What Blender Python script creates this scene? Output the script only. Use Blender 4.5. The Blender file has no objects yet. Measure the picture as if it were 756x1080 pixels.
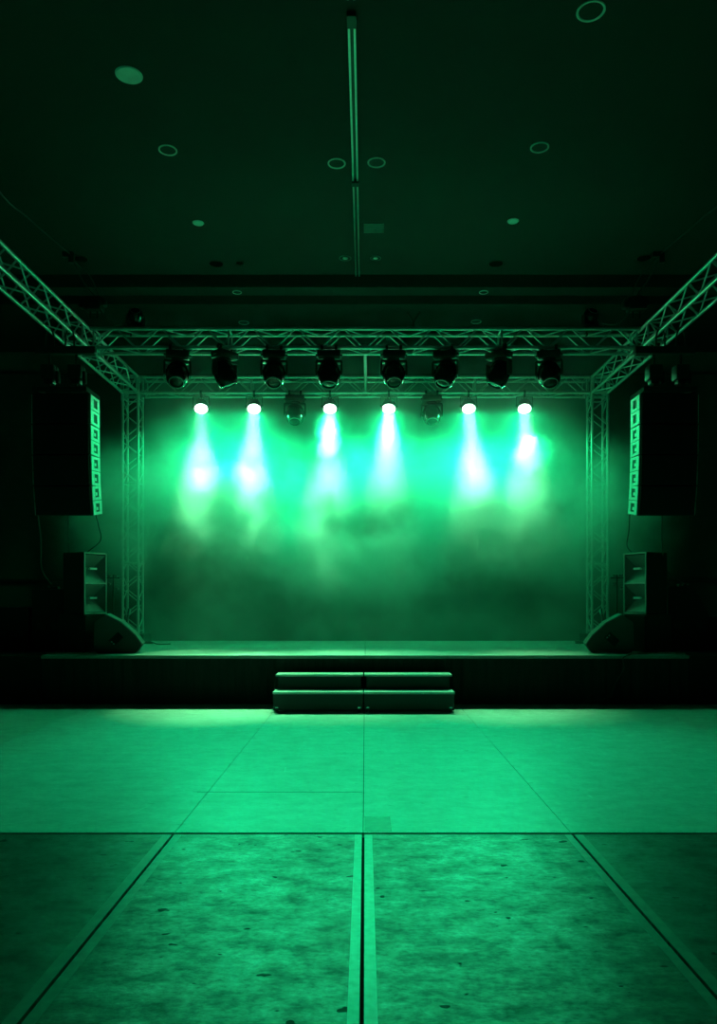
import bpy, bmesh, math, random
from mathutils import Vector, Matrix
random.seed(7)
S = bpy.context.scene
COL = S.collection
PI = math.pi

# ------------------------------------------------------------------ camera
cd = bpy.data.cameras.new('camera'); cam = bpy.data.objects.new('camera', cd); COL.objects.link(cam)
cd.sensor_fit = 'HORIZONTAL'; cd.sensor_width = 36.0; cd.lens = 812/756*36.0
cd.shift_x = -7/756; cd.shift_y = 92/756
cd.clip_start = .05; cd.clip_end = 100
cam.location = (0, 0, 1.435); cam.rotation_euler = (PI/2, 0, 0)
S.camera = cam
# ------------------------------------------------------------------ world, exposure
w = bpy.data.worlds.new('world'); S.world = w; w.use_nodes = True
w.node_tree.nodes['Background'].inputs[0].default_value = (0.0, 1.0, .35, 1)
w.node_tree.nodes['Background'].inputs[1].default_value = 0.0006
S.view_settings.view_transform = 'Standard'; S.view_settings.look = 'None'
S.view_settings.gamma = 1.0; S.view_settings.use_curve_mapping = False
S.view_settings.exposure = 0.0
S.cycles.use_denoising = True
S.cycles.max_bounces = 6; S.cycles.diffuse_bounces = 3; S.cycles.glossy_bounces = 2
S.cycles.volume_bounces = 1; S.cycles.transmission_bounces = 2
S.cycles.sample_clamp_indirect = 4.0
S.cycles.volume_step_rate = .8; S.cycles.volume_max_steps = 256
WASH_POWER = 70.0; WASH_COLOR = (0.0, 1.0, .28)
FLOOD_POWER = 620.0; FLOOD_COLOR = (0.0, 1.0, .37)
BEAM_POWER = 22.0; BEAM_COLOR = (.26, 1.0, .38)
HALO_POWER = 150.0
LENS_STRENGTH = 14.0

# ------------------------------------------------------------------ materials
def mat(name, color, rough=.6, metal=0.0, spec=.5, var=.12, scale=6, stretch=(1,1,1), bump=0.0):
    m = bpy.data.materials.new(name); m.use_nodes = True
    nt = m.node_tree; b = nt.nodes['Principled BSDF']
    tc = nt.nodes.new('ShaderNodeTexCoord'); mp = nt.nodes.new('ShaderNodeMapping')
    mp.inputs['Scale'].default_value = stretch
    nt.links.new(tc.outputs['Object'], mp.inputs[0])
    n = nt.nodes.new('ShaderNodeTexNoise'); n.inputs['Scale'].default_value = scale; n.inputs['Detail'].default_value = 5
    nt.links.new(mp.outputs[0], n.inputs['Vector'])
    r = nt.nodes.new('ShaderNodeMapRange'); r.inputs[3].default_value = 1-var*2; r.inputs[4].default_value = 1+var*2
    nt.links.new(n.outputs['Fac'], r.inputs[0])
    v = nt.nodes.new('ShaderNodeVectorMath'); v.operation = 'SCALE'; v.inputs[0].default_value = color
    nt.links.new(r.outputs[0], v.inputs['Scale']); nt.links.new(v.outputs[0], b.inputs['Base Color'])
    b.inputs['Roughness'].default_value = rough; b.inputs['Metallic'].default_value = metal
    b.inputs['Specular IOR Level'].default_value = spec
    if bump:
        bp = nt.nodes.new('ShaderNodeBump'); bp.inputs['Strength'].default_value = bump; bp.inputs['Distance'].default_value = .01
        nt.links.new(n.outputs['Fac'], bp.inputs['Height']); nt.links.new(bp.outputs[0], b.inputs['Normal'])
    return m
def emis(name, color, strength):
    m = bpy.data.materials.new(name); m.use_nodes = True; b = m.node_tree.nodes['Principled BSDF']
    b.inputs['Base Color'].default_value = (.1,.1,.1,1)
    b.inputs['Emission Color'].default_value = (*color, 1); b.inputs['Emission Strength'].default_value = strength
    return m
M = {
 'alu': mat('brushed_aluminium', (.62,.62,.62), .34, .75, scale=20, var=.08),
 'alu_dull': mat('dull_aluminium', (.30,.30,.30), .45, .6, scale=14),
 'black': mat('black_painted_metal', (.018,.018,.018), .45, .0, .5, scale=12),
 'gloss': mat('black_gloss_plastic', (.012,.012,.012), .18, .0, .6),
 'grille': mat('black_speaker_grille', (.010,.010,.010), .8, 0, .2, scale=300, bump=.5),
 'cab': mat('black_textured_cabinet', (.020,.020,.020), .6, 0, .35, scale=80, bump=.3),
 'cabgrey': mat('grey_horn_flare', (.16,.16,.16), .5, 0, .4),
 'plate': mat('pale_rigging_plate', (.62,.62,.62), .5, .1, scale=18, var=.2),
 'cloth': mat('black_cloth', (.022,.022,.022), .9, 0, .15, scale=5, stretch=(3,3,.3)),
 'clad': mat('dark_wall_cladding', (.07,.07,.07), .85, 0, .15, scale=4),
 'skirt': mat('black_stage_skirt', (.06,.06,.06), .9, 0, .1, scale=5, stretch=(3,3,.3)),
 'backdrop': mat('grey_backdrop_cloth', (.26,.26,.26), .85, 0, .1, scale=3, var=.1),
 'ceiling': mat('painted_ceiling', (.034,.034,.034), .8, 0, .2, scale=2, var=.05),
 'wall': mat('painted_wall', (.16,.16,.16), .8, 0, .2, scale=2),
 'dim': mat('dark_recess', (.02,.02,.02), .8),
 'white': mat('white_plastic', (.8,.8,.8), .5, 0, .3),
 'tape': mat('pale_floor_tape', (.55,.55,.55), .34, 0, .5, scale=26, var=.22),
 'tapeold': mat('worn_floor_tape', (.24,.24,.24), .38, 0, .4, scale=18, var=.3),
 'cable': mat('black_cable', (.06,.06,.06), .4, 0, .5),
 'under': mat('dark_underfloor', (.004,.004,.004), .9, 0, .05),
 'carpet': mat('black_wing_floor', (.02,.02,.02), .8, 0, .2, scale=40),
 'lens': emis('lit_led', (.75, 1.0, .88), LENS_STRENGTH),
 'bevel': mat('chrome_fitting', (.7,.7,.7), .25, .8),
}
def floor_material(name, base, dirt, rough, marks):
    m = bpy.data.materials.new(name); m.use_nodes = True; nt = m.node_tree; b = nt.nodes['Principled BSDF']
    L = nt.links.new; N = nt.nodes.new
    tc = N('ShaderNodeTexCoord')
    def noise(scale, st, det=6, rg=.6):
        mp = N('ShaderNodeMapping'); mp.inputs['Scale'].default_value = st; L(tc.outputs['Object'], mp.inputs[0])
        n = N('ShaderNodeTexNoise'); n.inputs['Scale'].default_value = scale; n.inputs['Detail'].default_value = det
        n.inputs['Roughness'].default_value = rg; L(mp.outputs[0], n.inputs['Vector']); return n.outputs['Fac']
    def mr(src, a, c, d, e):
        r = N('ShaderNodeMapRange'); r.inputs[1].default_value=a; r.inputs[2].default_value=c
        r.inputs[3].default_value=d; r.inputs[4].default_value=e; L(src, r.inputs[0]); return r.outputs[0]
    def mul(a, c, op='MULTIPLY'):
        x = N('ShaderNodeMath'); x.operation = op
        L(a, x.inputs[0])
        if isinstance(c, (int,float)): x.inputs[1].default_value = c
        else: L(c, x.inputs[1])
        return x.outputs[0]
    grain = mr(noise(4, (1.3,2.0,1)), .3, .7, 1-dirt, 1+dirt*.6)
    fine = mr(noise(24, (1,1.4,1), 8, .7), .3, .7, 1-dirt*.8, 1+dirt*.7)
    blot = mr(noise(1.3, (1,1,1), 3), .3, .7, 1-dirt*.4, 1+dirt*.3)
    spots = mr(noise(9, (1,1.3,1), 2, .5), .69, .72, 1.0, 1-marks)
    v = mul(mul(mul(grain, fine), blot), spots)
    # long thin scratches
    wv = N('ShaderNodeTexVoronoi'); wv.feature = 'DISTANCE_TO_EDGE'; wv.inputs['Scale'].default_value = .9
    mp = N('ShaderNodeMapping'); mp.inputs['Rotation'].default_value = (0,0,.5); mp.inputs['Scale'].default_value = (.5,1.8,1)
    L(tc.outputs['Object'], mp.inputs[0]); L(mp.outputs[0], wv.inputs['Vector'])
    scr = mr(wv.outputs['Distance'], 0, .004, .30, 0)
    brk = mr(noise(3, (1,1,1), 2), .52, .6, 0, 1)
    v = mul(v, mul(scr, brk), 'ADD')
    vm = N('ShaderNodeVectorMath'); vm.operation='SCALE'; vm.inputs[0].default_value = (base,base,base)
    L(v, vm.inputs['Scale']); L(vm.outputs[0], b.inputs['Base Color'])
    L(mr(v, .4, 1.5, rough+.12, rough-.05), b.inputs['Roughness'])
    L(mul(v, .5), b.inputs['Specular IOR Level'])
    bp = N('ShaderNodeBump'); bp.inputs['Strength'].default_value = .25; bp.inputs['Distance'].default_value = .004
    L(v, bp.inputs['Height']); L(bp.outputs[0], b.inputs['Normal'])
    return m
M['floor'] = floor_material('scuffed_shaded_floor_laminate', .10, .70, .33, .9)  # scuffed, and base darkened to put the near light falloff into the colour
M['floor_lit'] = floor_material('smooth_lit_floor_laminate', .66, .18, .36, .2)  # base raised, painting stronger light into the far panels
M['deck'] = floor_material('stage_deck_laminate', .55, .12, .45, .3)

# ------------------------------------------------------------------ mesh helpers
def box(bm, x0, x1, y0, y1, z0, z1, bev=0.0, mi=0):
    r = bmesh.ops.create_cube(bm, size=1)
    vs = r['verts']
    for v in vs:
        v.co = Vector((x0+(v.co.x+.5)*(x1-x0), y0+(v.co.y+.5)*(y1-y0), z0+(v.co.z+.5)*(z1-z0)))
    fs = {f for v in vs for f in v.link_faces}
    for f in fs: f.material_index = mi
    if bev:
        es = {e for v in vs for e in v.link_edges}
        bmesh.ops.bevel(bm, geom=list(es), offset=bev, segments=2, affect='EDGES', profile=.5)
    return vs
def tube(bm, a, b, r, seg=10, r2=None, mi=0):
    a = Vector(a); b = Vector(b); d = b-a
    q = Vector((0,0,1)).rotation_difference(d.normalized())
    mtx = Matrix.Translation((a+b)/2) @ q.to_matrix().to_4x4()
    res = bmesh.ops.create_cone(bm, cap_ends=True, segments=seg, radius1=r, radius2=r if r2 is None else r2, depth=d.length, matrix=mtx)
    for f in {f for v in res['verts'] for f in v.link_faces}: f.material_index = mi
    return res['verts']
def path(bm, pts, r, seg=8):
    pts = [Vector(p) for p in pts]; rings = []
    up = Vector((.13,.31,.94))
    for i, p in enumerate(pts):
        t = (pts[min(i+1,len(pts)-1)] - pts[max(i-1,0)]).normalized()
        n = t.cross(up).normalized(); bn = t.cross(n).normalized()
        rings.append([bm.verts.new(p + n*math.cos(k/seg*2*PI)*r + bn*math.sin(k/seg*2*PI)*r) for k in range(seg)])
    for A, B in zip(rings, rings[1:]):
        for k in range(seg): bm.faces.new((A[k], A[(k+1)%seg], B[(k+1)%seg], B[k]))
    bm.faces.new(rings[0][::-1]); bm.faces.new(rings[-1])
def smooth_pts(pts, n=6):
    P = [Vector(p) for p in pts]; P = [2*P[0]-P[1]] + P + [2*P[-1]-P[-2]]; out = []
    for i in range(1, len(P)-2):
        for k in range(n):
            t = k/n
            out.append(.5*((2*P[i]) + (P[i+1]-P[i-1])*t + (2*P[i-1]-5*P[i]+4*P[i+1]-P[i+2])*t*t + (3*P[i]-P[i-1]-3*P[i+1]+P[i+2])*t**3))
    out.append(P[-2]); return out
def lathe(bm, prof, seg=28, mtx=Matrix(), mi=0, closed=False):
    rings = []
    for (r, z) in prof:
        rings.append([bm.verts.new(mtx @ Vector((r*math.cos(k/seg*2*PI), r*math.sin(k/seg*2*PI), z))) for k in range(seg)])
    for A, B in zip(rings, rings[1:]):
        for k in range(seg):
            f = bm.faces.new((A[k], A[(k+1)%seg], B[(k+1)%seg], B[k])); f.material_index = mi
    if closed:
        for k in range(seg): bm.faces.new((rings[-1][k], rings[-1][(k+1)%seg], rings[0][(k+1)%seg], rings[0][k]))
    else:
        f = bm.faces.new(rings[0][::-1]); f.material_index = mi
        f = bm.faces.new(rings[-1]); f.material_index = mi
def prism(bm, poly, y0, y1, bev=0.0):
    A = [bm.verts.new((x, y0, z)) for x, z in poly]; B = [bm.verts.new((x, y1, z)) for x, z in poly]
    n = len(poly)
    bm.faces.new(A); bm.faces.new(B[::-1])
    for k in range(n): bm.faces.new((A[k], B[k], B[(k+1)%n], A[(k+1)%n]))
    if bev:
        es = {e for v in A+B for e in v.link_edges}
        bmesh.ops.bevel(bm, geom=list(es), offset=bev, segments=2, affect='EDGES')
def mesh(name, bm, mats, parent=None, smooth=False, loc=None, rot=None):
    bmesh.ops.recalc_face_normals(bm, faces=bm.faces)
    me = bpy.data.meshes.new(name); bm.to_mesh(me); bm.free()
    if smooth:
        me.shade_smooth()
        try: me.set_sharp_from_angle(angle=math.radians(35))
        except Exception: pass
    for m in (mats if isinstance(mats, (list,tuple)) else [mats]): me.materials.append(M[m])
    o = bpy.data.objects.new(name, me); COL.objects.link(o)
    if parent: o.parent = parent
    if loc: o.location = loc
    if rot: o.rotation_euler = rot
    return o
def inst(src, parent, loc=None, rot=None):
    o = src.copy(); COL.objects.link(o); o.parent = parent
    if loc is not None: o.location = loc
    if rot is not None: o.rotation_euler = rot
    return o
def tag(o, label, cat=None, group=None, kind=None):
    o['label'] = label
    if cat: o['category'] = cat
    if group: o['group'] = group
    if kind: o['kind'] = kind
    return o
def thing(name, label, cat, loc=(0,0,0), rotz=0, group=None):
    o = bpy.data.objects.new(name, None); COL.objects.link(o); o.empty_display_size = .1
    o.location = loc; o.rotation_euler = (0,0,rotz)
    return tag(o, label, cat, group)
def struct(name, bm, mats, label=None):
    o = mesh(name, bm, mats); o['kind'] = 'structure'
    if label: o['label'] = label
    return o
KIDS = {}
def copy_tree(o, parent=None):
    c = o.copy(); COL.objects.link(c)
    if parent: c.parent = parent
    for ch in [x for x in bpy.data.objects if x.parent == o]: copy_tree(ch, c)
    return c
BM = bmesh.new

# ------------------------------------------------------------------ the room
GAPY = 4.717
SX = [-9.0, -6.1, -3.62, -1.17, -.012, 1.265, 3.72, 6.2, 9.0]
bm = BM()
box(bm, -9, 9, -6, 16.2, -.12, -.03, mi=2)
for i in range(len(SX)-1):
    a, b = SX[i], SX[i+1]
    g = .007
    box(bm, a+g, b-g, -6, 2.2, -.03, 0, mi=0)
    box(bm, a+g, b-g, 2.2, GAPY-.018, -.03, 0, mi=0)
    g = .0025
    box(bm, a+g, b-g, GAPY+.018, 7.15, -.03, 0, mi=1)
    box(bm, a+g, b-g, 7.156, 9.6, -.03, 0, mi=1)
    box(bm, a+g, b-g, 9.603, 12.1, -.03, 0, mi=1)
box(bm, -9, 9, 12.1, 16.2, -.03, 0, mi=2)
floor = struct('floor', bm, ['floor','floor_lit','under'], 'scuffed flat hall floor of large seamed panels')

bm = BM()
box(bm, -9, 9, -6, 13.2, 7.0, 7.2)
box(bm, -9, 9, 13.2, 13.57, 6.785, 7.2)
box(bm, -9, 9, 13.57, 16.2, 6.635, 7.2)
struct('ceiling', bm, 'ceiling', 'plain painted ceiling stepping down above the stage')
bm = BM(); box(bm, -9.2, 9.2, 16.2, 16.4, -.1, 7.2); struct('wall_back', bm, 'wall')
bm = BM(); box(bm, -9.2, -9.0, -6, 16.2, -.1, 7.2); struct('wall_left', bm, 'wall')
bm = BM(); box(bm, 9.0, 9.2, -6, 16.2, -.1, 7.2); struct('wall_right', bm, 'wall')
bm = BM(); box(bm, -9.2, 9.2, -6.2, -6.0, -.1, 7.2); struct('wall_front', bm, 'wall')
# dark panelling of the back wall, up to its top edge, with a rail
bm = BM(); box(bm, -8.98, 8.98, 16.08, 16.2, 0, 6.15); struct('trim_1', bm, 'clad', 'dark lower cladding of the back wall')
bm = BM(); box(bm, -8.98, 8.98, 16.0, 16.08, 1.80, 1.86, .01); struct('trim_2', bm, 'black', 'thin dark rail along the back wall')

# centre track in the ceiling
t = thing('ceiling_track', 'pale double rail running along the middle of the ceiling', 'rail', (-.13, 7.0, 7.0))
for dx in (-.028, .028):
    bm = BM(); box(bm, dx-.011, dx+.011, .45, 3.19, -.045, 0, .003); box(bm, dx-.011, dx+.011, 3.25, 6.18, -.045, 0, .003)
    mesh('rail', bm, 'alu', t)
bm = BM(); box(bm, -.045, .045, .45, 6.18, -.012, 0); mesh('channel', bm, 'black', t)
bm = BM(); box(bm, -.05, .05, 3.17, 3.27, -.07, 0, .01); mesh('joint', bm, 'black', t)
bm = BM(); box(bm, -.045, .045, .28, .45, -.05, 0, .006); mesh('end_cap', bm, 'black', t)
t = thing('ceiling_track', 'dim double rail behind the gap nearest the top edge', 'rail', (-.13, 4.0, 7.0))
for dx in (-.028, .028):
    bm = BM(); box(bm, dx-.011, dx+.011, 0, 3.1, -.045, 0, .003); mesh('rail', bm, 'alu_dull', t)
bm = BM(); box(bm, -.045, .045, 0, 3.1, -.012, 0); mesh('channel', bm, 'black', t)

# downlights: build ring + recess
def downlight(px, py, kind, label, z=7.0, r=.115):
    Y = (z-1.435)*812/(632-py); X = (px-385)*Y/812
    t = thing('ceiling_downlight' if kind != 'blank' else 'ceiling_cover', label, 'ceiling light' if kind != 'blank' else 'ceiling cover', (X, Y, z))
    if kind == 'ring':
        bm = BM(); lathe(bm, [(r, 0), (r, -.012), (r*.9, -.014), (r*.84, -.010), (r*.84, 0)], 32, closed=True); mesh('trim_ring', bm, 'white', t, True)
        bm = BM(); lathe(bm, [(r*.83, -.004), (r*.83, -.0005)], 32); mesh('recess', bm, 'dim', t)
    elif kind == 'blank':
        bm = BM(); lathe(bm, [(r*1.0, -.0005), (r*1.0, -.008), (r*.95, -.014)], 32); mesh('cover', bm, 'white', t, True)
        bm = BM(); lathe(bm, [(r*1.06, 0), (r*1.06, -.005)], 32); mesh('rim', bm, 'white', t, True)
    elif kind == 'dark':
        bm = BM(); lathe(bm, [(r, 0), (r, -.010), (r*.93, -.012), (r*.9, 0)], 32, closed=True); mesh('trim_ring', bm, 'black', t, True)
        bm = BM(); lathe(bm, [(r*.9, -.004), (r*.9, -.0005)], 32); mesh('recess', bm, 'under', t)
    elif kind == 'dot':
        bm = BM(); lathe(bm, [(r, 0), (r, -.010), (r*.9, -.012), (r*.88, 0)], 32, closed=True); mesh('trim_ring', bm, 'alu_dull', t, True)
        bm = BM(); lathe(bm, [(r*.88, -.004), (r*.88, -.0005)], 32); mesh('recess', bm, 'dim', t)
        bm = BM(); lathe(bm, [(r*.4, -.012), (r*.4, -.004)], 24); mesh('lamp', bm, 'white', t, True)
    return t
downlight(177,158,'ring','round white-rimmed downlight in the ceiling, far left of the four rings in a row')
downlight(355,172,'ring','white-rimmed downlight just left of the ceiling rail')
downlight(397,171,'ring','white-rimmed downlight just right of the ceiling rail')
downlight(569,155,'ring','round white-rimmed downlight in the ceiling, far right of the four rings in a row')
downlight(623,11,'ring','large faint ring downlight near the top right corner', r=.135)
downlight(136,79,'blank','large dim cover disc on the upper left ceiling', r=.135)
downlight(209,235,'blank','small bright cover disc on the ceiling above the left of the stage', r=.08)
downlight(541,233,'blank','small bright cover disc on the ceiling above the right of the stage', r=.08)
downlight(228,278,'dark','dark downlight hole in the ceiling, right of the farther left truss', r=.125)
downlight(253,277,'dark','smallest dark downlight hole left of the rail', r=.07)
downlight(523,278,'dark','dark downlight hole in the ceiling right of the middle', r=.125)
downlight(85,273,'dark','dark downlight hole in the ceiling close to the left side truss', r=.12)
downlight(679,272,'dark','dark downlight hole in the ceiling close to the right side truss', r=.12)
downlight(364,272,'dot','downlight with a small grey centre, left of the rail above the stage', r=.10)
downlight(396,272,'dot','downlight with a small pale centre, right of the rail above the stage', r=.09)
downlight(257,340,'ring','small ring downlight in the low soffit, left half', z=6.635, r=.10)
downlight(502,339,'ring','small ring downlight in the low soffit, right half', z=6.635, r=.10)
downlight(250,308,'ring','tiny ring downlight in the narrow step of the ceiling, left half', z=6.785, r=.08)
downlight(510,308,'ring','tiny ring downlight in the narrow step of the ceiling, right half', z=6.785, r=.08)
bm = BM()
for k in range(5): box(bm, 0, .30, k*.06, k*.06+.03, -.012, -.001)
o = mesh('ceiling_vent', bm, 'alu_dull', loc=(-.02, 11.4, 7.0)); tag(o, 'small slatted vent beside the ceiling rail', 'vent')

# ------------------------------------------------------------------ floor details
def strip(x0, x1, y0, y1, m, label, name='floor_tape', cat='tape'):
    bm = BM(); box(bm, x0, x1, y0, y1, .0002, .0014); o = mesh(name, bm, m); tag(o, label, cat); return o
strip(-.062, -.021, 1.6, 4.69, 'tape', 'pale tape strip along the left edge of the centre floor seam')
strip(-.003, .043, 1.6, 4.69, 'tape', 'pale tape strip along the right edge of the centre floor seam')
strip(-1.230, -1.179, 2.3, 4.69, 'tapeold', 'worn tape on the outer side of the left floor seam')
strip(-1.161, -1.115, 2.3, 4.69, 'tapeold', 'worn tape on the inner side of the left floor seam')
strip(1.215, 1.256, 2.3, 4.69, 'tapeold', 'worn tape on the inner side of the right floor seam')
strip(1.274, 1.325, 2.3, 4.69, 'tapeold', 'worn tape on the outer side of the right floor seam')
strip(-.005, .165, 4.76, 5.08, 'tapeold', 'square patch stuck beside the centre seam in the middle of the floor', 'floor_patch', 'patch')
strip(-1.25, -.02, 5.72, 5.735, 'tapeold', 'thin pale line of tape crossing the floor left of the centre seam')

# ------------------------------------------------------------------ stage
st = thing('stage', 'low black-fronted stage with a smooth lit deck', 'stage', (0, 10.5, 0))
bm = BM()
for i in range(4):
    for j in range(2):
        box(bm, -4.42+i*2.21+.002, -4.42+(i+1)*2.21-.002, .012+j*1.85, (j+1)*1.85-.003, .63, .67, .003)
mesh('deck', bm, 'deck', st)
bm = BM()
box(bm, -4.42, 4.42, -.002, .010, .625, .668, .002)
mesh('edge_trim', bm, 'alu_dull', st)
bm = BM(); n = 360
top = [bm.verts.new((-4.42+8.84*k/n, .03+.008*math.sin(k*.9)+.004*math.sin(k*2.3), .625)) for k in range(n+1)]
bot = [bm.verts.new((-4.42+8.84*k/n, .03+.014*math.sin(k*.9)+.006*math.sin(k*2.3), .002)) for k in range(n+1)]
for k in range(n): bm.faces.new((top[k], top[k+1], bot[k+1], bot[k]))
ret = bmesh.ops.solidify(bm, geom=bm.faces[:], thickness=.006)
mesh('skirt', bm, 'skirt', st, True)
bm = BM(); box(bm, -.03, .03, -.03, .03, 0, .63); lg = mesh('leg', bm, 'alu_dull', st, loc=(-4.3,.2,0))
for x in [-4.3,-2.21,0,2.21,4.3]:
    for y in [.2, 1.85, 3.5]:
        if (x, y) != (-4.3, .2): inst(lg, st, (x, y, 0))
for s, nm in ((-1,'left'),(1,'right')):
    bm = BM()
    x0, x1 = (-8.6,-4.43) if s < 0 else (4.43, 8.6)
    box(bm, x0, x1, 10.52, 15.6, 0, .655, .004)
    o = mesh('wing_platform', bm, 'carpet'); tag(o, 'black platform beside the %s end of the stage' % nm, 'platform')
    o['kind'] = 'structure'

# steps: two units side by side, each two treads
def step_unit(x0, x1, label):
    t = thing('stage_steps', label, 'steps', ((x0+x1)/2, 9.78, 0), group='step units in front of the stage')
    h = (x1-x0)/2-.004
    bm = BM(); box(bm, -h, h, 0, .31, .228, .256, .004); mesh('tread', bm, 'deck', t)
    bm = BM(); box(bm, -h+.004, h-.004, .30, .62, .422, .450, .004); mesh('tread', bm, 'deck', t)
    bm = BM(); box(bm, -h+.012, h-.012, .025, .037, .02, .228); mesh('riser', bm, 'black', t)
    bm = BM(); box(bm, -h+.04, h-.04, .325, .337, .256, .422); mesh('riser', bm, 'black', t)
    for s in (-1, 1):
        bm = BM(); a = s*(h-.03); b = s*(h-.005)
        box(bm, min(a,b), max(a,b), .04, .60, .02, .228); box(bm, min(a,b)-s*.03, max(a,b)-s*.03, .34, .60, .228, .422)
        mesh('side_panel', bm, 'black', t)
        bm = BM(); lathe(bm, [(.02,0),(.02,.02)], 12, Matrix.Translation((s*(h-.05), .05, 0))); mesh('foot', bm, 'black', t)
        bm = BM(); box(bm, s*(h-.05)-.02, s*(h-.05)+.02, .018, .026, .045, .065, .002); mesh('latch', bm, 'bevel', t)
step_unit(-1.18, -.02, 'left one of the two black step units in front of the stage')
step_unit(-.02, 1.145, 'right one of the two black step units in front of the stage')

# backdrop
bm = BM(); n = 160
a = [bm.verts.new((-4.04+8.1*k/n, .004*math.sin(k*.31), 4.75)) for k in range(n+1)]
b = [bm.verts.new((-4.04+8.1*k/n, .006*math.sin(k*.31), .005)) for k in range(n+1)]
for k in range(n): bm.faces.new((a[k], a[k+1], b[k+1], b[k]))
bmesh.ops.solidify(bm, geom=bm.faces[:], thickness=.004)
bd = mesh('backdrop_curtain', bm, 'backdrop', smooth=True, loc=(0, 14.12, .67)); tag(bd, 'wide plain cloth backdrop hanging behind the haze at the back of the stage', 'backdrop')
bm = BM(); tube(bm, (-4.1,0,0), (4.1,0,0), .025, 12)
o = mesh('backdrop_pipe', bm, 'alu_dull', smooth=True, loc=(0, 14.12, 5.44)); tag(o, 'horizontal pipe carrying the cloth backdrop', 'pipe')

# ------------------------------------------------------------------ trusses
SQ = .27; CR = .025; BR = .011
def truss(name, label, loc, length, axis, period, start=0, couplers=()):
    """local: runs along +X (axis x), +Y (y) or +Z (z); square section SQ"""
    t = thing(name, label, 'truss', loc)
    def P(u, a, b):
        if axis == 'x': return Vector((u, a, b))
        if axis == 'y': return Vector((a, u, b))
        return Vector((a, b, u))
    bm = BM(); tube(bm, P(0,0,0), P(length,0,0), CR, 16)
    c0 = mesh('chord', bm, 'alu', t, True)
    for (a, b) in ((SQ,0),(0,SQ),(SQ,SQ)): inst(c0, t, P(0,a,b))
    n = int(round(length/(period/2))); hp = length/n
    srcs = {}
    for fi, (a0,b0,a1,b1) in enumerate(((0,0,0,SQ),(SQ,0,SQ,SQ),(0,0,SQ,0),(0,SQ,SQ,SQ))):
        # two slanting meshes per face, copied along
        for par in (0, 1):
            bm = BM()
            p, q = ((a0,b0),(a1,b1)) if par == 0 else ((a1,b1),(a0,b0))
            tube(bm, P(.02,*p), P(hp-.02,*q), BR, 8)
            src = None
            for k in range(n):
                if (k+fi//2) % 2 != par: continue
                if src is None:
                    src = mesh('brace', bm, 'alu', t, True, loc=P(hp*k,0,0))
                else: inst(src, t, P(hp*k,0,0))
            if src is None: bm.free()
    for u in list(couplers)+[.02, length-.02]:
        bm = BM()
        for (a,b) in ((0,0),(SQ,0),(0,SQ),(SQ,SQ)): tube(bm, P(u-.045,a,b), P(u+.045,a,b), CR*1.22, 14)
        for (p,q) in (((0,0),(SQ,0)),((0,0),(0,SQ)),((SQ,SQ),(SQ,0)),((SQ,SQ),(0,SQ))): tube(bm, P(u,*p), P(u,*q), .014, 8)
        mesh('coupler', bm, 'alu', t, True)
    return t
ZB = 5.03
truss('front_truss', 'nearer crosswise lighting truss spanning above the stage front', (-3.90, 11.0, ZB), 7.80, 'x', .645, couplers=(1.95, 5.85))
truss('back_truss', 'farther crosswise truss above the lit lamps at the back of the stage', (-3.88, 13.4, ZB), 7.76, 'x', .66, couplers=(1.9, 5.8))
truss('side_truss', 'left side truss running from the camera to the rear left tower', (-4.22, 5.2, ZB), 8.12, 'y', .66, couplers=(3.0, 5.55, 6.2))
truss('side_truss', 'right side truss running from the camera to the rear right tower', (3.95, 5.2, ZB), 8.12, 'y', .66, couplers=(3.0, 5.55, 6.2))
for s, nm in ((-1,'left'),(1,'right')):
    x = -4.22 if s < 0 else 3.95
    t = truss('tower_truss', 'upright aluminium truss tower at the rear %s of the stage' % nm, (x, 13.4, .86), 4.10, 'z', .5, couplers=(1.2, 2.6))
    bm = BM()
    for a in (0, SQ):
        for b in (0, SQ):
            tube(bm, (a,b,4.10), (a,b,4.10+.07+SQ+.03), .03, 14)
            for z in (4.17, 4.17+SQ):
                pass
    for z in (4.17, 4.17+SQ):
        for (p,q) in (((0,0),(SQ,0)),((SQ,0),(SQ,SQ)),((SQ,SQ),(0,SQ)),((0,SQ),(0,0))): tube(bm, (*p,z), (*q,z), .027, 12)
    mesh('corner_block', bm, 'alu', t, True)
    bm = BM(); box(bm, -.12, SQ+.12, -.10, SQ+.10, -.189, -.03, .012); mesh('ballast_base', bm, 'black', t)
# pipe joining the two cross trusses
t = thing('link_pipe', 'pipe joining the middles of the two crosswise trusses', 'pipe', (0.0, 11.27, 5.10))
bm = BM(); tube(bm, (0,.0,0), (0.01,2.13,-.03), .026, 12); mesh('tube', bm, 'alu_dull', t, True)
for y, z in ((-.02,0),(2.13,-.03)):
    bm = BM(); lathe(bm, [(.02,-.045),(.05,-.03),(.05,.03),(.02,.045)], 16, Matrix.Translation((0,y,z)) @ Matrix.Rotation(PI/2,4,'X')); mesh('clamp', bm, 'alu', t, True)

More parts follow.
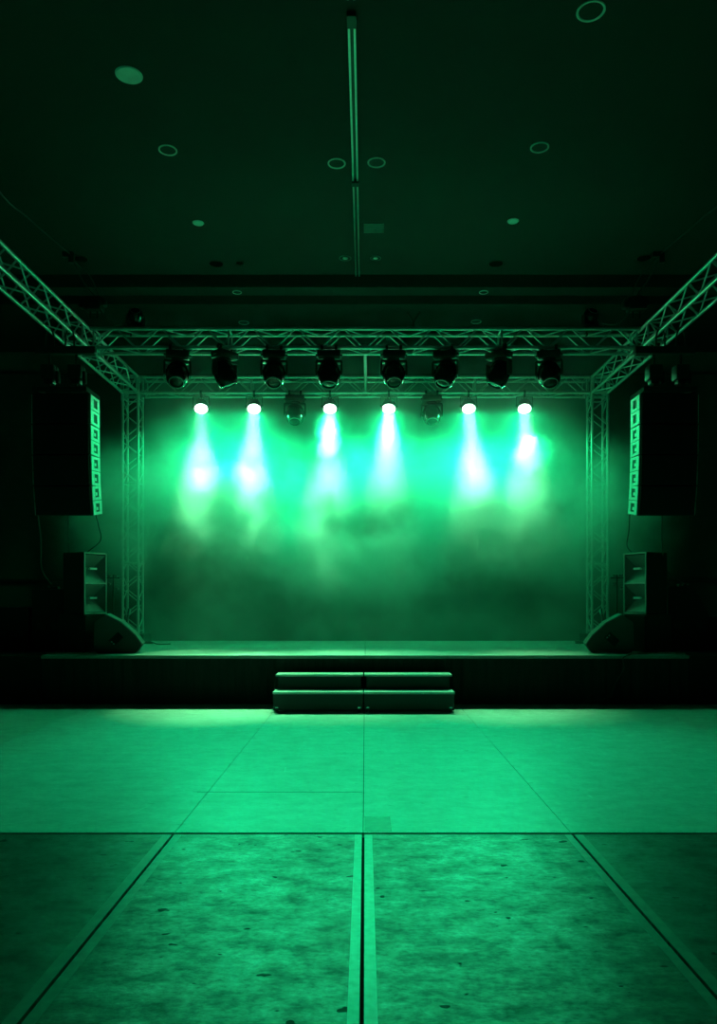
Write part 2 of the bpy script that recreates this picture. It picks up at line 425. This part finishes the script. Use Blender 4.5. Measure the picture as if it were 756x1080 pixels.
# ------------------------------------------------------------------ lamps
def light(name, kind, parent, loc, rot, power, color, **kw):
    ld = bpy.data.lights.new(name, kind); ld.energy = power; ld.color = color
    for k, v in kw.items(): setattr(ld, k, v)
    o = bpy.data.objects.new(name, ld); COL.objects.link(o); o.parent = parent; o.location = loc; o.rotation_euler = rot
    return o
def clamp_mesh(bm, z=0, w=.018):
    # half coupler hooked round the chord
    lathe(bm, [(.028,-w),(.040,-w),(.040,w),(.028,w)], 18, Matrix.Translation((0,0,z+.0)) @ Matrix.Rotation(PI/2,4,'Y'), closed=True)
    box(bm, -w, w, -.018, .018, z-.075, z-.03, .004)
def make_par(label, loc, tilt, pan, roll):
    """hangs from chord at local origin; lens faces down-forward"""
    t = thing('par_lamp', label, 'stage light', loc, 0, 'lit lamps under the back truss')
    bm = BM(); clamp_mesh(bm); mesh('clamp', bm, 'black', t, True)
    bm = BM()
    box(bm, -.14, .14, -.016, .016, -.085, -.075, .002)
    for s in (-1,1): box(bm, s*.14-.004, s*.14+.004, -.018, .018, -.25, -.075, .002)
    mesh('yoke', bm, 'black', t)
    bm = BM()
    lathe(bm, [(.05,.10),(.085,.095),(.10,.07),(.122,.03),(.128,-.02),(.128,-.075),(.120,-.078),(.116,-.062)], 32)
    for k in range(10):
        a = k/10*PI*2; tube(bm, (.075*math.cos(a),.075*math.sin(a),.10), (.075*math.cos(a),.075*math.sin(a),.125), .008, 6)
    for s in (-1,1): tube(bm, (s*.12,0,0),(s*.155,0,0), .018, 12)
    hs = mesh('housing', bm, 'black', t, True, loc=(0,0,-.235), rot=(tilt, pan, 0))
    bm = BM()
    spots = [(0,0)] + [(.042*math.cos(k*PI/3), .042*math.sin(k*PI/3)) for k in range(6)] + [(.086*math.cos(k*PI/6+.2), .086*math.sin(k*PI/6+.2)) for k in range(12)]
    for x, y in spots:
        lathe(bm, [(.021,-.058),(.021,-.067),(.014,-.073),(.004,-.076)], 12, Matrix.Translation((x,y,0)))
    lathe(bm, [(.108,-.055),(.108,-.064)], 28)
    mesh('led_face', bm, 'lens', hs, True)
    return t, hs
def add_lights(hs, inward):
    light('beam', 'AREA', hs, (0,0,-.085), (0,0,0), BEAM_POWER, BEAM_COLOR, shape='DISK', size=.20, spread=math.radians(25))
    light('wash', 'SPOT', hs, (0,0,-.09), (0,0,0), WASH_POWER, WASH_COLOR, spot_size=math.radians(135), spot_blend=.5, shadow_soft_size=.10)
    light('flood', 'SPOT', hs, (0,0,-.088), (-.17,inward,0), FLOOD_POWER, FLOOD_COLOR, spot_size=math.radians(62), spot_blend=1.0, shadow_soft_size=.10)
    light('glow', 'SPOT', hs, (0,0,-.10), (-hs.rotation_euler.x,0,0), HALO_POWER, WASH_COLOR, spot_size=math.radians(165), spot_blend=.35, shadow_soft_size=.06)
side = ['far left','second from the left','third from the left','third from the right','second from the right','far right']
for i, (px, pan) in enumerate(((212,-.14),(268,-.05),(348,-.01),(410,.04),(494,.02),(553,.10))):
    X = (px-385)/60.6
    t, hs = make_par('lit lamp under the back truss, %s of the six' % side[i], (X, 13.4, ZB), -.57, pan, 0)
    add_lights(hs, .09*X)

def make_head(label, loc, tilt, roll, rotz, group, up=False):
    t = thing('moving_head_light', label, 'stage light', loc, rotz, group)
    if up: t.rotation_euler = (PI, 0, rotz)
    bm = BM()
    clamp_mesh(bm); cl = mesh('clamp', bm, 'black', t, True, loc=(-.10,0,0)); inst(cl, t, (.10,0,0))
    bm = BM(); box(bm, -.165, .165, -.12, .12, -.165, -.062, .02)
    box(bm, -.19, -.165, -.03,.03,-.13,-.10,.004); box(bm, .165, .19, -.03,.03,-.13,-.10,.004)
    mesh('base', bm, 'black', t, True)
    bm = BM()
    lathe(bm, [(.09,-.19),(.09,-.163)], 24)
    box(bm, -.185, .185, -.06, .06, -.225, -.188, .012)
    for s in (-1,1): prism(bm, [(s*.165,-.20),(s*.19,-.20),(s*.195,-.36),(s*.185,-.42),(s*.172,-.42),(s*.165,-.36)], -.055, .055, .006)
    mesh('yoke', bm, 'black', t, True)
    bm = BM()
    lathe(bm, [(.03,.19),(.085,.182),(.122,.15),(.146,.08),(.156,.0),(.155,-.07),(.142,-.13),(.118,-.172),(.098,-.178),(.095,-.15)], 32)
    for k in range(7): lathe(bm, [(.11,.035+k*.014),(.158-.0045*k,.035+k*.014),(.158-.0045*k,.041+k*.014),(.11,.041+k*.014)], 28, closed=True)
    for s in (-1,1): tube(bm, (s*.12,0,0),(s*.165,0,0), .045, 16)
    hd = mesh('head', bm, 'gloss', t, True, loc=(0,0,-.375), rot=(tilt, roll, 0))
    bm = BM(); lathe(bm, [(.094,-.155),(.090,-.165),(.05,-.176),(.01,-.180)], 28); mesh('lens', bm, 'gloss', hd, True)
    bm = BM(); lathe(bm, [(.098,-.172),(.108,-.168),(.108,-.180),(.098,-.184)], 28, closed=True); mesh('bezel', bm, 'alu_dull', hd, True)
    return t
labs = ['far left of the eight','second of the eight from the left','third of the eight from the left','just left of the centre rail','just right of the centre rail','third of the eight from the right','second of the eight from the right','far right of the eight']
for i, (px, tl, rl, rz) in enumerate(((187,-.55,.1,.25),(237,-.2,-.35,.9),(289,-.5,.05,.1),(347,-.25,.0,.0),(415,-.5,.0,.05),(470,-.35,.2,-.35),(526,-.25,.3,-.8),(579,-.45,-.15,-.3))):
    X = (px-385)*11.0/812
    make_head('dark unlit moving light under the front truss, ' + labs[i], (X, 11.0, ZB), tl, rl, rz, 'unlit moving lights under the front truss')
for px, nm in ((311,'left'),(455,'right')):
    make_head('dark unlit moving light between lit lamps under the back truss, %s one' % nm, ((px-385)/60.6, 13.4, ZB), -.5, 0, .05, 'unlit moving lights under the back truss')
for px, nm in ((143,'left'),(622,'right')):
    make_head('dark lamp standing upright on top of the front truss near its %s end' % nm, ((px-385)*11.27/812, 11.27, ZB+SQ), .9 , .2, .4, 'lamps on top of the front truss', up=True).scale = (.68,.68,.68)
# forked clamp on the truss top
bm = BM()
tube(bm, (0,0,.02),(0,0,.08),.014,8); tube(bm,(0,0,.07),(-.085,0,.21),.012,8); tube(bm,(0,0,.07),(.085,0,.21),.012,8)
tube(bm,(-.085,0,.21),(-.10,0,.19),.009,6); tube(bm,(.085,0,.21),(.10,0,.19),.009,6); box(bm,-.03,.03,-.03,.03,.0,.03,.005)
o = mesh('forked_hook', bm, 'black', smooth=True, loc=((436-385)*11/812, 11.0, ZB+SQ+.022)); tag(o, 'small black forked hook on top of the front truss', 'hook')

# ------------------------------------------------------------------ line arrays
def line_array(s):
    nm = 'left' if s < 0 else 'right'
    t = thing('line_array_speaker', 'tall black flown speaker array hanging at the %s of the stage' % nm, 'speaker', (s*4.01, 10.12, 4.17), 0, 'flown speaker arrays')
    W = .38; z = -.02; yoff = .0
    angs = [.01, .035, .08, .17]
    for k, an in enumerate(angs):
        h = .405
        R = Matrix.Translation((0, yoff, z)) @ Matrix.Rotation(an, 4, 'X')
        bm = BM()
        vs = box(bm, -W, W, .03, .42, -h+.006, 0, .008)
        bmesh.ops.transform(bm, matrix=R, verts=bm.verts)
        c = mesh('cabinet', bm, 'cab', t)
        bm = BM(); box(bm, -W+.012, W-.012, -.0, .03, -h+.016, -.010, .006); bmesh.ops.transform(bm, matrix=R, verts=bm.verts); mesh('grille', bm, 'grille', c)
        for side_ in (-1, 1):
            bm = BM(); xa = side_*W; xb = side_*(W+.012); x0, x1 = min(xa,xb), max(xa,xb)
            y0, y1 = .04, .37
            for q in range(2):
                zt = -.012 - q*.195; zb = zt - .185
                box(bm, x0, x1, y0, y0+.10, zb, zt); box(bm, x0, x1, y1-.09, y1, zb, zt)
                box(bm, x0, x1, y0+.10, y1-.09, zt-.035, zt); box(bm, x0, x1, y0+.10, y1-.09, zb, zb+.035)
                if k in (1,2,3): box(bm, x0, x1+ (0.004 if side_>0 else 0), y0+.10, y0+.17, zb+.06, zb+.10)
            bmesh.ops.transform(bm, matrix=R, verts=bm.verts)
            mesh('side_plate', bm, 'plate', c)
        nxt = R @ Vector((0, 0, -h)); z = nxt.z; yoff = nxt.y
    bm = BM()
    for xx in (-.33, .33): box(bm, xx-.025, xx+.025, -.02, .50, 0, .06, .006)
    for yy in (.0, .42): box(bm, -.33, .33, yy, yy+.05, .01, .06, .004)
    mesh('fly_frame', bm, 'cloth', t)
    # beam clamped under the side truss and the two hoists
    b = thing('rigging_beam', 'short black beam slung under the %s side truss above the speaker array' % nm, 'beam', (s*4.0, 10.3, 4.76))
    bm = BM(); box(bm, -.40, .40, -.05, .05, -.05, .05, .012); mesh('bar', bm, 'black', b)
    for x in (s*-.05, s*.22):
        bm = BM(); path(bm, smooth_pts([(x-.06,0,.04),(x-.05,0,.22),(x,0,.31),(x+.05,0,.22),(x+.06,0,.04)]), .012); mesh('sling', bm, 'black', b, True)
    for x, nm2 in ((-.22 if s<0 else .22, 'outer'), (.14 if s<0 else -.14, 'inner')):
        c = thing('chain_hoist', 'black chain hoist, the %s one above the %s speaker array' % (nm2, nm), 'hoist', (s*4.0+x, 10.3, 4.46), 0, 'chain hoists above the arrays')
        bm = BM(); box(bm, -.095, .095, -.10, .10, -.10, .10, .03); box(bm,-.06,.06,-.06,.06,-.15,-.09,.01); mesh('motor', bm, 'black', c, True)
        bm = BM(); tube(bm,(0,0,.10),(0,0,.25),.016,8); tube(bm,(0,0,-.15),(0,0,-.23),.016,8); mesh('chain', bm, 'black', c, True)
        bm = BM(); tube(bm,(.05,0,.10),(.05,0,.04),.05,12); box(bm,.09,.13,-.04,.04,-.14,.02,.01); mesh('chain_bag', bm, 'cloth', c, True)
for s in (-1, 1): line_array(s)

# ------------------------------------------------------------------ speaker stacks on the stage ends
def horn_cab(s):
    nm = 'left' if s < 0 else 'right'
    rz = math.radians(62) if s < 0 else -math.radians(62)
    w, d = .42, .42
    # near corner placed at (s*4.02, 11.0)
    t = thing('horn_speaker', 'twin-horn black speaker with pale edges, upper box of the %s stack' % nm, 'speaker', (s*4.02, 11.0, 1.22), rz, 'twin horn speakers')
    a, b = (0, w) if s < 0 else (-w, 0)
    bm = BM()
    tk = .018; H = .89
    box(bm, a, a+tk, 0, d, 0, H); box(bm, b-tk, b, 0, d, 0, H)
    box(bm, a, b, 0, d, 0, tk); box(bm, a, b, 0, d, H-tk, H); box(bm, a, b, d-tk, d, 0, H)
    mesh('body', bm, 'cab', t)
    bm = BM(); e = .022
    box(bm, a, a+e, -.012, 0, 0, H, .002); box(bm, b-e, b, -.012, 0, 0, H, .002)
    for zz in (0, H/2-e/2, H-e): box(bm, a+e, b-e, -.012, 0, zz, zz+e, .002)
    mesh('edge_frame', bm, 'alu_dull', t)
    for zz in (.03, H/2+.012):
        bm = BM(); hh = H/2-.045
        m = [(a+.022,0,zz),(b-.022,0,zz),(b-.022,0,zz+hh),(a+.022,0,zz+hh)]
        cxx = (a+b)/2; cz = zz+hh*.5
        q = [(cxx-.09,.13,cz-.015),(cxx+.09,.13,cz-.015),(cxx+.09,.13,cz+.025),(cxx-.09,.13,cz+.025)]
        A = [bm.verts.new(v) for v in m]; B = [bm.verts.new(v) for v in q]
        for k in range(4): bm.faces.new((A[k],A[(k+1)%4],B[(k+1)%4],B[k]))
        bm.faces.new(B)
        h = mesh('horn', bm, 'cabgrey', t)
        bm = BM(); box(bm, cxx-.065, cxx+.065, .03, .05, cz-.012, cz+.018, .004); box(bm, cxx-.01, cxx+.01, .05, .13, cz-.005, cz+.01); mesh('throat_bar', bm, 'white', h)
    # sub below
    t2 = thing('bass_speaker', 'plain black bass speaker, lower box of the %s stack' % nm, 'speaker', (s*4.02, 11.0, .67), rz, 'bass speakers')
    bm = BM(); box(bm, a, b, 0, d+.1, 0, .545, .008); mesh('body', bm, 'cab', t2)
    bm = BM(); box(bm, a+.015, b-.015, -.014, 0, .015, .53, .004); mesh('grille', bm, 'grille', t2)
for s in (-1, 1): horn_cab(s)

def wedge(s):
    nm = 'left' if s < 0 else 'right'
    ox = (101.5-385)/75.2 if s < 0 else (666-385)/75.2
    t = thing('stage_monitor', 'black wedge monitor speaker lying at the front %s corner of the stage' % nm, 'speaker', (ox, 10.78, .672), math.radians(11)*(1 if s<0 else -1), 'stage monitors')
    poly = [(.02,0),(-.03,.05),(-.02,.44),(.13,.545),(.34,.43),(.53,.25),(.62,.12),(.54,0)]
    poly = [(x*(1 if s<0 else -1), z) for x, z in poly]
    bm = BM(); prism(bm, poly, 0, .42, .012); mesh('body', bm, 'clad', t)
    # grille on sloped faces, pale and overhanging to paint in a lit edge
    bm = BM()
    def off(p, dd=.012):
        return p
    sl = poly[3:7]; n = len(sl)
    up = [(x+.010*(1 if s<0 else -1), z+.012) for x, z in sl]
    pl = sl + up[::-1]
    prism(bm, pl, -.010, .43); mesh('grille', bm, 'alu_dull', t)
    # connector recess on the side
    sg = 1 if s < 0 else -1
    c, sn = math.cos(.75*sg), math.sin(.75*sg)
    R = Matrix.Translation((sg*.27, -.004, .20)) @ Matrix.Rotation(-.75*sg, 4, 'Y')
    bm = BM(); box(bm, -.09, .09, -.004, .006, -.055, .055, .003); bmesh.ops.transform(bm, matrix=R, verts=bm.verts)
    p = mesh('connector_panel', bm, 'gloss', t)
    for k in (0, 1):
        bm = BM(); lathe(bm, [(.013,-.010),(.013,.01)], 12, R @ Matrix.Translation((-.065, 0, -.028+.04*k)) @ Matrix.Rotation(PI/2,4,'X')); mesh('socket', bm, 'bevel', p, True)
for s in (-1, 1): wedge(s)

# ------------------------------------------------------------------ cases and stands
def case(label, loc, sx, sy, sz, rz=0, slope=0, m='cab'):
    t = thing('road_case', label, 'case', loc, rz)
    bm = BM()
    if slope: prism(bm, [(0,0),(sx,0),(sx,sz*.55),(sx*.62 , sz),(0,sz)] if slope > 0 else [(0,0),(sx,0),(sx,sz),(sx*.38,sz),(0,sz*.55)], 0, sy, .01)
    else: box(bm, 0, sx, 0, sy, 0, sz, .012)
    mesh('body', bm, m, t)
    for x in (.08, sx-.20):
        bm = BM(); box(bm, x, x+.12, -.012, .002, sz*.35, sz*.45, .004); mesh('latch', bm, 'black', t)
    return t
case('tall dark equipment case behind the left speaker stack', (-4.98, 11.5, .658), .50, .6, .93)
case('low dark equipment case at the far left of the stage', (-5.55, 11.5, .658), .52, .6, .66)
case('dark slope-topped case behind the right speaker stack', (4.52, 11.5, .658), .62, .6, .97, slope=1)
case('low dark case at the far right of the stage', (5.18, 11.6, .658), .45, .5, .52)
def small_box(label, loc, n):
    t = thing('connector_box', label, 'connector box', loc)
    bm = BM(); box(bm, -.08, .08, -.05, .05, 0, .035, .006); mesh('body', bm, 'black', t)
    for k in range(n):
        bm = BM(); tube(bm, (-.04+.08*k,-.05,.02),(-.04+.08*k,-.085,.03), .013, 10); mesh('plug', bm, 'bevel', t, True)
small_box('small connector box on the tall case at the left', (-4.70, 11.62, 1.59), 1)
small_box('small connector box with two plugs on the sloped case at the right', (4.80, 11.62, 1.63), 2)

def stand(s):
    nm = 'left' if s < 0 else 'right'
    t = thing('clip_lamp_stand', 'thin black stand with small clipped lamps behind the %s stack' % nm, 'stand', (s*3.99, 12.2, .672))
    bm = BM(); tube(bm,(0,0,.02),(0,0,1.15),.011,10); tube(bm,(-.10,0,1.10),(.10,0,1.10),.010,8); mesh('pole', bm, 'black', t, True)
    for k in range(3):
        a = k*2*PI/3+.5; bm = BM(); tube(bm,(0,0,.30),(.28*math.cos(a),.28*math.sin(a),.012),.010,8); mesh('leg', bm, 'alu_dull', t, True)
    for (x,z) in ((-.05,1.13),(.05,1.13),(-.06,1.0),(.07,.93)):
        bm = BM(); lathe(bm,[(.02,-.03),(.026,0),(.026,.03)],14,Matrix.Translation((x,-.03,z)) @ Matrix.Rotation(PI/2+.3,4,'X')); q = mesh('lamp', bm, 'alu_dull', t, True)
        bm = BM(); box(bm, x-.030, x+.030, -.055, -.045, z+.005, z+.022,.003); mesh('bracket', bm, 'bevel', q)
for s in (-1,1): stand(s)
def short_stand(s):
    nm = 'left' if s < 0 else 'right'
    t = thing('tripod_stand', 'short folded stand leaning beside the %s monitor' % nm, 'stand', (s*3.62, 11.7, .672))
    bm = BM(); tube(bm,(s*.10,0,.02),(-s*.03,0,.55),.018,10); mesh('pole', bm, 'alu_dull', t, True)
    for dx in (-.12,.02,.16):
        bm = BM(); tube(bm,(s*.07,0,.20),(s*.07+dx,.05,.012),.009,8); mesh('leg', bm, 'alu_dull', t, True)
    bm = BM(); tube(bm,(-s*.03,0,.54),(-s*.045,0,.62),.024,10); mesh('grip', bm, 'bevel', t, True)
for s in (-1,1): short_stand(s)

# ------------------------------------------------------------------ cables
def cable(label, pts, r=.009, m='cable', name='cable', group=None):
    bm = BM(); path(bm, smooth_pts(pts), r); o = mesh(name, bm, m, smooth=True); tag(o, label, 'cable', group); return o
def P(px, py, Y): return ((px-385)*Y/812, Y, 1.435+(632-py)*Y/812)
cable('cable hanging over the stage edge in a loop below the right monitor', [P(630,687.5,10.7), (3.55,10.60,.682), (3.62,10.50,.684), P(657,694,10.46), P(657.5,706,10.46), P(648,722,10.46), P(644,733,10.46), P(634,737.5,10.46), P(618,738.5,10.46)], .008)
cable('thin cable hanging below the left speaker array to the stack', [P(101,543,10.4), P(104,555,10.6), P(106,570,10.9), (-4.05,11.25,2.13)], .008)
cable('thin cable hanging from the left array to the floor of the wing', [P(72,543,10.5), P(72,565,11.1), P(74,600,12.2), (-4.55,12.25,.67)], .008)
cable('outermost cable hanging below the left speaker array', [P(40,543,10.5), P(43,570,10.8), P(44,600,11.2), (-4.72,11.57,1.66)], .009)
cable('thin cable hanging below the right speaker array beside the tower', [P(664,543,10.4), P(663,560,10.6), P(661,575,10.9), (3.90,11.3,2.13)], .008)
cable('curved cable hanging below the right speaker array to the sloped case', [P(698,543,10.5), P(698,570,10.85), P(702,600,11.47), (4.76,11.57,1.68)], .009)
cable('cable lying along the left stage edge', [(-4.42,10.7,.68),(-4.2,10.58,.682),(-4.0,10.62,.682),(-3.86,10.56,.682),(-3.7,10.6,.682)], .011, 'alu_dull')
cable('cable lying along the right stage edge', [(3.8,10.75,.682),(3.95,10.62,.682),(4.15,10.60,.682),(4.4,10.58,.682)], .011, 'alu_dull')
def coil(label, cx, cy, r0, loops=3):
    pts = [(cx+(r0+.012*math.sin(k*1.3))*math.cos(k*PI/6), cy+.7*(r0+.02*math.cos(k*.9))*math.sin(k*PI/6), .684+.004*k/4) for k in range(loops*12)]
    pts += [(cx+r0*1.9, cy-.1, .684), (cx+r0*3.2, cy-.05, .684)]
    cable(label, pts, .010, 'cable', 'coiled_cable')
coil('coiled cable on the deck at the foot of the left tower', -3.75, 13.0, .15)
coil('coiled cable on the deck at the foot of the right tower', 3.72, 13.1, .13)
for s, nm in ((-1,'left'),(1,'right')):
    X = lambda px: (px-385) if s < 0 else -(px-385)
    def Q(px, py, Y): return (X(px)*Y/812, Y, 1.435+(632-py)*Y/812)
    # rigging point with sling from the ceiling
    t = thing('rigging_hoist', 'dark hoist on top of the trusses where front and %s side truss meet' % nm, 'hoist', Q(99,322,11.1), 0, 'truss corner hoists')
    bm = BM(); box(bm,-.13,.13,-.10,.10,-.09,.11,.03); mesh('motor', bm, 'black', t, True)
    bm = BM(); box(bm,-.20,-.13,-.06,.06,-.05,.07,.02); box(bm,.13,.18,-.06,.06,-.02,.09,.02); mesh('gearbox', bm, 'black', t, True)
    bm = BM(); tube(bm,(-.05,0,-.09),(-.05,0,-.20),.015,8); tube(bm,(.05,0,-.09),(.05,0,-.20),.015,8); mesh('hook', bm, 'black', t, True)
    bm = BM()
    a = Vector(Q(76,272,10.9)); b = Vector(Q(99,316,11.1))
    path(bm, smooth_pts([a, a.lerp(b,.5)+Vector((s*.02,0,0)), b+Vector((0,0,.05))]), .010)
    path(bm, smooth_pts([a, a.lerp(b,.5)+Vector((-s*.10,0,.04)), b+Vector((-s*.08,0,.03))]), .008)
    c = mesh('wire_sling', bm, 'cable', smooth=True); tag(c, 'thin wire sling dropping to the %s corner hoist' % nm, 'sling')
    t = thing('ceiling_bracket', 'small dark bracket on the steel wire above the %s side truss' % nm, 'bracket', Q(74,270,10.9))
    bm = BM(); box(bm,-.11,.04,-.03,.03,-.02,.06,.01); box(bm,-.02,.06,-.03,.03,-.10,.05,.01); mesh('plate', bm, 'black', t)
    a = Vector(Q(74,268,10.9)); 
    cable('thin steel wire sagging from the %s bracket toward the near ceiling' % nm, [a, Q(55,252,10.2), Q(30,230,9.4), Q(-5,196,8.6), (X(-60)*8.3/812*1.0, 8.0, 6.99)], .009, 'cable', 'steel_wire')
    cable('black cable drooping from the %s corner hoist to the front truss top' % nm, [Q(105,326,11.05), Q(112,336,11.05), Q(122,342,11.1), Q(133,341,11.2), Q(141,337,11.25)], .012)

# ------------------------------------------------------------------ haze
def haze_material():
    m = bpy.data.materials.new('stage_haze'); m.use_nodes = True; nt = m.node_tree
    for n in list(nt.nodes): nt.nodes.remove(n)
    N = nt.nodes.new; L = nt.links.new
    out = N('ShaderNodeOutputMaterial'); sc = N('ShaderNodeVolumeScatter')
    sc.inputs['Color'].default_value = (1,1,1,1); sc.inputs['Anisotropy'].default_value = .25
    L(sc.outputs[0], out.inputs['Volume'])
    tc = N('ShaderNodeTexCoord')
    def math_(op, a, b=None, clamp=False):
        x = N('ShaderNodeMath'); x.operation = op; x.use_clamp = clamp
        for i, v in enumerate((a, b)):
            if v is None: continue
            if isinstance(v, (int,float)): x.inputs[i].default_value = v
            else: L(v, x.inputs[i])
        return x.outputs[0]
    def mr(src, a, b, c, d, smooth=True):
        r = N('ShaderNodeMapRange'); r.interpolation_type = 'SMOOTHSTEP' if smooth else 'LINEAR'
        for i, v in enumerate((a,b,c,d)): r.inputs[i+1].default_value = v
        L(src, r.inputs[0]); return r.outputs[0]
    sep = N('ShaderNodeSeparateXYZ'); L(tc.outputs['Object'], sep.inputs[0])
    x, y, z = sep.outputs
    def noise(scale, det, rg, dist=0, off=(0,0,0)):
        mp = N('ShaderNodeMapping'); mp.inputs['Location'].default_value = off; L(tc.outputs['Object'], mp.inputs[0])
        n = N('ShaderNodeTexNoise'); n.inputs['Scale'].default_value = scale; n.inputs['Detail'].default_value = det
        n.inputs['Roughness'].default_value = rg; n.inputs['Distortion'].default_value = dist
        L(mp.outputs[0], n.inputs['Vector']); return n.outputs['Fac']
    big = noise(.75, 5, .6, .3, (3.1,0,1.7))
    puffn = noise(3.6, 6, .66, .5, (2,9,1))
    fine = noise(2.6, 4, .62, .2, (0,5,0))
    # cloudy front surface of the haze bank
    yy = math_('ADD', y, math_('MULTIPLY', math_('SUBTRACT', fine, .5), 1.3))
    front = mr(yy, 11.75, 12.1, 0, 1)
    mid = noise(1.9, 6, .65, .6, (7,2,4))
    big = math_('ADD', math_('MULTIPLY', big, .62), math_('MULTIPLY', mid, .38))
    base = mr(big, .38, .60, .12, 1.0)
    dens = math_('MULTIPLY', base, front)
    zt = math_('MULTIPLY', mr(z, 3.0, 4.25, 1, .075), mr(z, 1.2, 3.0, .17, 1))
    ax = math_('ABSOLUTE', x)
    xt = mr(ax, 3.3, 5.2, 1, .0)
    dens = math_('MULTIPLY', dens, math_('MULTIPLY', zt, xt))
    for (cx, cy, cz, rx, rz_) in THIN:
        dx = math_('DIVIDE', math_('SUBTRACT', x, cx), rx); dz = math_('DIVIDE', math_('SUBTRACT', z, cz), rz_)
        r2 = math_('ADD', math_('ADD', math_('MULTIPLY', dx, dx), math_('MULTIPLY', dz, dz)), math_('MULTIPLY', math_('SUBTRACT', big, .5), 5.0))
        dens = math_('MULTIPLY', dens, mr(r2, .0, 1.3, .30, 1))
    dens = math_('MULTIPLY', dens, HAZE)
    # dense puffs
    for (cx, cy, cz, rx, ry, rz_, pd) in PUFFS:
        dx = math_('DIVIDE', math_('SUBTRACT', x, cx), rx); dy = math_('DIVIDE', math_('SUBTRACT', y, cy), ry); dz = math_('DIVIDE', math_('SUBTRACT', z, cz), rz_)
        r2 = math_('ADD', math_('ADD', math_('MULTIPLY', dx, dx), math_('MULTIPLY', dy, dy)), math_('MULTIPLY', dz, dz))
        r2 = math_('ADD', r2, math_('MULTIPLY', math_('SUBTRACT', puffn, .5), 4.2))
        dens = math_('ADD', dens, mr(r2, .55, .95, pd, 0))
    L(dens, sc.inputs['Density'])
    return m
HAZE = 1.7
def wp(px, py, Y): return ((px-385)*Y/812, Y, 1.435+(632-py)*Y/812)
PUFFS = [(*wp(245,507,12.65), .74, .42, .32, 3.4), (*wp(345,462,12.9), .24, .40, .50, .9), (*wp(410,470,12.9), .24, .40, .62, .9), (*wp(512,520,12.6), .58, .42, .42, 3.4), (*wp(562,480,12.8), .34, .35, .36, 1.8)]
THIN = [(-3.2, 0, 1.9, .85, .8), (.1, 0, 2.9, 1.1, .45), (2.2, 0, 1.5, 1.4, .5), (3.4, 0, 3.4, .5, .7)]
M['haze'] = haze_material()
bm = BM(); box(bm, -5.3, 5.3, 11.32, 14.05, .69, 5.9)
hz = mesh('stage_haze', bm, 'haze'); tag(hz, 'cloudy theatrical haze hanging over the stage in the beams', 'haze', kind='stuff')
hz.display_type = 'WIRE'
